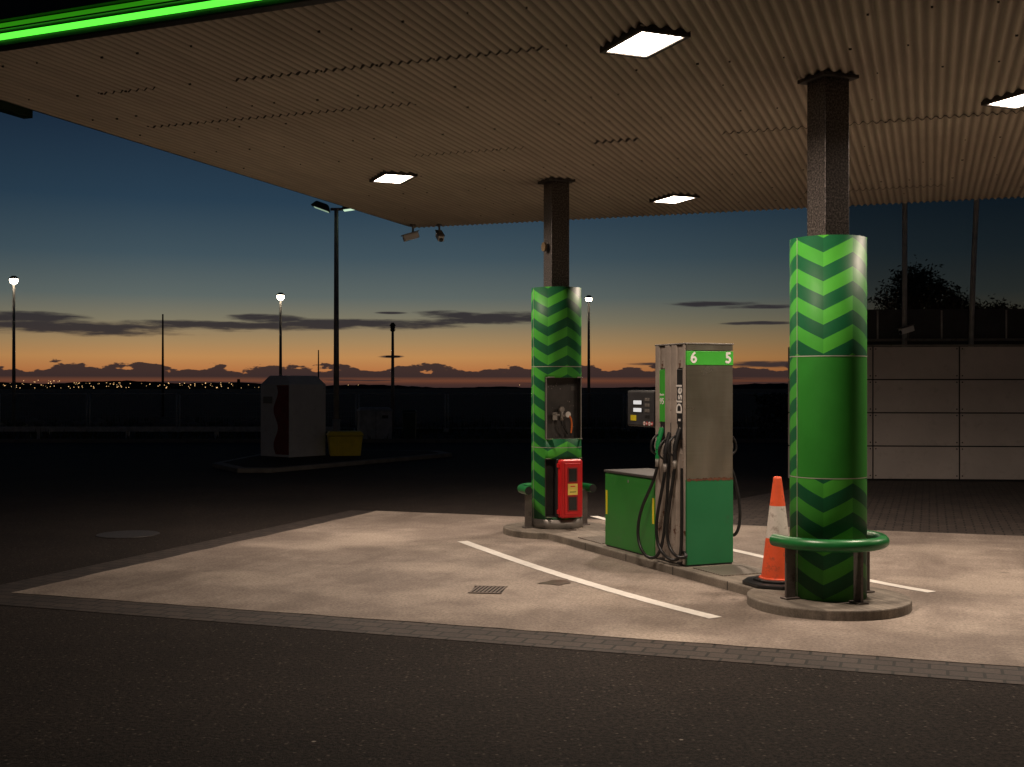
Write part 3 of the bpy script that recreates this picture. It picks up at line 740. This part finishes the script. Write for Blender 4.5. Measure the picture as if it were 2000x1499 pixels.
# ---------------------------------------------------------------- trees
bark=mat('bark',(.05,.035,.025),.9); leaf=mat('leaves',(.05,.055,.025),.7,0,.5,2)
def tree(name,x,y,hh,nleaf=2600,seed=1,wide=1.0):
    rnd=random.Random(seed); e=empty(name,(x,y,0)); bm=bmesh.new(); tips=[]
    def grow(p,d,l,r_,lv):
        q=p+d*l; add_cyl(bm,p,q,r_,r_*.65,7)
        if lv==0: tips.append(q); return
        for k in range(3+(lv>1)):
            nd=(d+Vector((rnd.uniform(-1,1),rnd.uniform(-1,1),rnd.uniform(-.1,.6)))*.8).normalized(); grow(q,nd,l*rnd.uniform(.6,.85),r_*.6,lv-1)
    grow(Vector((0,0,0)),Vector((0,0,1)),1.2,.10,4)
    mz=max(t.z for t in tips); k=hh/mz; tips=[Vector((t.x*k*wide,t.y*k*wide,t.z*k)) for t in tips]
    bmesh.ops.scale(bm,vec=(k*wide,k*wide,k),verts=bm.verts)
    obj_bm('trunk',bm,bark,e); bm=bmesh.new()
    for i in range(nleaf):
        t=rnd.choice(tips); g=.12; c=t+Vector((rnd.gauss(0,g),rnd.gauss(0,g),rnd.gauss(0,g)))
        s=rnd.uniform(.04,.08); a=Vector((rnd.gauss(0,1),rnd.gauss(0,1),rnd.gauss(0,1))).normalized(); b_=a.orthogonal().normalized()
        bm.faces.new((bm.verts.new(c-a*s),bm.verts.new(c+b_*s*.5),bm.verts.new(c+a*s),bm.verts.new(c-b_*s*.5)))
    obj_bm('crown',bm,leaf,e)
tree('tree',11.4,33,5.1,3000,3,.7); tree('tree.001',12.7,33.5,4.7,2800,5,.7); tree('tree.002',14.4,33,4.1,2600,8,.9)
tree('tree.003',13.7,35,4.3,2600,18,.9)
bm=bmesh.new()
for i in range(9000):
    t=random.random(); x=8.0+t*16; y_=38+random.gauss(0,.5); z=random.random()**.7*(1.2+.9*min(1,t*3)+.3*math.sin(x*1.7))
    s=random.uniform(.05,.11); a=Vector((random.gauss(0,1),random.gauss(0,1),random.gauss(0,1))).normalized(); b_=a.orthogonal().normalized(); c=Vector((x,y_,z))
    bm.faces.new((bm.verts.new(c-a*s),bm.verts.new(c+b_*s*.6),bm.verts.new(c+a*s),bm.verts.new(c-b_*s*.6)))
obj_bm('hedge',bm,leaf)

# ---------------------------------------------------------------- distant land + town
bm=bmesh.new(); prev=None
for i in range(400):
    u=-900+i*9.5; D=1400; x=(u-1000)/F*D
    z=1.0+2.2*math.sin(i*.05)+1.2*math.sin(i*.23)+random.uniform(0,1.3)+ (7.5 if u<250 else 7.5*max(0,1-(u-250)/300.))
    if u>1200: z+=3*min(1,(u-1200)/200)
    a=bm.verts.new((x,D,-1)); b_=bm.verts.new((x,D+30,max(.5,z)+.6)); c=bm.verts.new((x,D+400,-1))
    if prev:
        bm.faces.new((prev[0],a,b_,prev[1])); bm.faces.new((prev[1],b_,c,prev[2]))
    prev=(a,b_,c)
obj_bm('distant_hills',bm,mat('hill_dark',(.02,.02,.02),.95))
tw=empty('distant_town',(0,0,0)); bm=bmesh.new(); bl=bmesh.new()
for i in range(90):
    u=random.uniform(-60,480); D=random.uniform(1200,1380); x=(u-1000)/F*D
    add_box(bm,(x,D,2.2),(random.uniform(5,14),8,random.uniform(3,8)))
for i in range(120):
    u=random.choice((random.uniform(-40,200),random.uniform(-40,520),random.uniform(180,480))); D=1150; x=(u-1000)/F*D
    z=H+random.uniform(-.8,8.0 if u<140 else 4.5); q=random.uniform(.18,.48)
    bmesh.ops.create_icosphere(bl,subdivisions=1,radius=q,matrix=Matrix.Translation((x,D,z)))
for u in (680,700,1015): bmesh.ops.create_icosphere(bl,subdivisions=1,radius=.3,matrix=Matrix.Translation(((u-1000)/F*1150,1150,4.0)))
obj_bm('houses',bm,mat('town_walls',(.05,.045,.04),.9),tw); obj_bm('window_and_street_lights',bl,emis('town_light',(1,.6,.25),1.4),tw)
cyl('lighthouse',((466-1000)/F*1100,1100,0),((466-1000)/F*1100,1100,9.5),2.0,mat('tower_dark',(.03,.03,.03),.9),r1=1.3,seg=10)

# ---------------------------------------------------------------- world (dusk sky)
w=bpy.data.worlds.new('World'); scene.world=w; w.use_nodes=True; nt=w.node_tree
try: w.cycles.sampling_method='MANUAL'; w.cycles.sample_map_resolution=256
except Exception: pass
bg=nt.nodes['Background']
tc=N(nt,'ShaderNodeTexCoord'); sp=N(nt,'ShaderNodeSeparateXYZ'); nt.links.new(tc.outputs['Generated'],sp.inputs[0])
X,Y,Z=sp.outputs
az=M(nt,'ARCTAN2',X,Y); hyp=M(nt,'SQRT',M(nt,'ADD',M(nt,'MULTIPLY',X,X),M(nt,'MULTIPLY',Y,Y)))
el=M(nt,'DIVIDE',Z,M(nt,'MAXIMUM',hyp,.001))
e4=M(nt,'MULTIPLY',el,2.0)
S=[(0,(.14,.045,.025)),(.007,(.27,.085,.034)),(.014,(.46,.175,.058)),(.025,(.50,.245,.085)),(.038,(.37,.235,.108)),(.055,(.215,.19,.125)),(.076,(.110,.135,.127)),(.11,(.052,.085,.106)),(.155,(.022,.048,.078)),(.235,(.008,.018,.038)),(.45,(.003,.007,.016))]
sky=ramp(nt,e4,[(a*2,c) for a,c in S])
fa=N(nt,'ShaderNodeMapRange'); nt.links.new(az,fa.inputs[0]); fa.inputs[1].default_value=-.1; fa.inputs[2].default_value=.45; fa.inputs[3].default_value=1.0; fa.inputs[4].default_value=.45
fa.interpolation_type='SMOOTHSTEP'
fb=N(nt,'ShaderNodeMapRange'); nt.links.new(az,fb.inputs[0]); fb.inputs[1].default_value=-1.0; fb.inputs[2].default_value=-.30; fb.inputs[3].default_value=.30; fb.inputs[4].default_value=1.0
fac=M(nt,'MULTIPLY',fa.outputs[0],fb.outputs[0])
cmb=N(nt,'ShaderNodeCombineXYZ')
for i in range(3): nt.links.new(fac,cmb.inputs[i])
sky=mixc(nt,1.0,sky,cmb.outputs[0],'MULTIPLY')
vec=N(nt,'ShaderNodeCombineXYZ'); nt.links.new(M(nt,'MULTIPLY',az,14.0),vec.inputs[0]); nt.links.new(M(nt,'MULTIPLY',el,120.0),vec.inputs[1])
ns=noise(nt,1.0,7,.62,vec.outputs[0])
clouds=[(30,617,150,11),(170,641,280,15),(430,637,210,11),(520,623,85,9),(640,634,110,12),(770,633,160,12),(880,614,80,9),(975,622,120,12),(1060,622,70,9),(1400,594,95,6),(1480,599,90,5),(1485,631,75,4),(765,612,35,3),(765,697,25,3),(1500,712,120,7),(1320,711,90,4)]
Fm=None
for u,v,hw_,hh in clouds:
    a0=math.atan((u-1000)/F); e0=(757-v)/F*math.cos(a0); wa=hw_/F*math.cos(a0)**2; we=hh/F
    d1=M(nt,'MULTIPLY',M(nt,'SUBTRACT',az,a0),1/wa); d2=M(nt,'MULTIPLY',M(nt,'SUBTRACT',el,e0),1/we)
    f=M(nt,'SUBTRACT',1.0,M(nt,'ADD',M(nt,'MULTIPLY',d1,d1),M(nt,'MULTIPLY',d2,d2)))
    Fm=f if Fm is None else M(nt,'MAXIMUM',Fm,f)
Fm=M(nt,'MAXIMUM',Fm,-2.0)
fld=M(nt,'ADD',Fm,M(nt,'MULTIPLY',M(nt,'SUBTRACT',ns,.47),3.8))
mr=N(nt,'ShaderNodeMapRange'); mr.interpolation_type='SMOOTHSTEP'; nt.links.new(fld,mr.inputs[0]); mr.inputs[1].default_value=0; mr.inputs[2].default_value=1.0; mr.inputs[3].default_value=0; mr.inputs[4].default_value=.93
sky=mixc(nt,mr.outputs[0],sky,(.025,.021,.026))
v2=N(nt,'ShaderNodeCombineXYZ'); nt.links.new(M(nt,'MULTIPLY',az,34.0),v2.inputs[0]); nt.links.new(M(nt,'MULTIPLY',el,90.0),v2.inputs[1])
nb=noise(nt,1.0,6,.55,v2.outputs[0])
v3=N(nt,'ShaderNodeCombineXYZ'); nt.links.new(M(nt,'MULTIPLY',az,7.0),v3.inputs[0]); nb2=noise(nt,1.0,2,.5,v3.outputs[0])
hgt=M(nt,'ADD',M(nt,'MULTIPLY_ADD',nb,.032,.0005),M(nt,'MULTIPLY',M(nt,'SUBTRACT',nb2,.5),.012))
df=M(nt,'SUBTRACT',hgt,el)
mb=N(nt,'ShaderNodeMapRange'); mb.interpolation_type='SMOOTHSTEP'; nt.links.new(df,mb.inputs[0]); mb.inputs[1].default_value=-.0004; mb.inputs[2].default_value=.0010; mb.inputs[3].default_value=0; mb.inputs[4].default_value=.96
v4=N(nt,'ShaderNodeCombineXYZ'); nt.links.new(M(nt,'MULTIPLY',az,9.0),v4.inputs[0]); nt.links.new(M(nt,'MULTIPLY',el,420.0),v4.inputs[1]); ng=noise(nt,1.0,4,.5,v4.outputs[0])
gap=ramp(nt,M(nt,'MULTIPLY',el,20.0),[(0,.85),(.05,.8),(.11,.45),(.18,1.)])
gapn=M(nt,'MAXIMUM',gap,ramp(nt,ng,[(.45,0.),(.62,1.)]))
mfac=M(nt,'MULTIPLY',mb.outputs[0],gapn)
sky=mixc(nt,mfac,sky,(.032,.021,.022))
nt.links.new(sky,bg.inputs['Color']); bg.inputs['Strength'].default_value=1.0

# ---------------------------------------------------------------- camera
cam=bpy.data.cameras.new('camera'); co=bpy.data.objects.new('camera',cam); COL.objects.link(co)
co.location=(0,0,H); co.rotation_euler=(rad(90),0,0)
cam.sensor_width=36; cam.lens=36*F/2000; cam.shift_y=.00375; cam.clip_end=10000; cam.clip_start=.05
scene.camera=co
scene.view_settings.view_transform='Standard'; scene.view_settings.look='None'; scene.view_settings.exposure=0
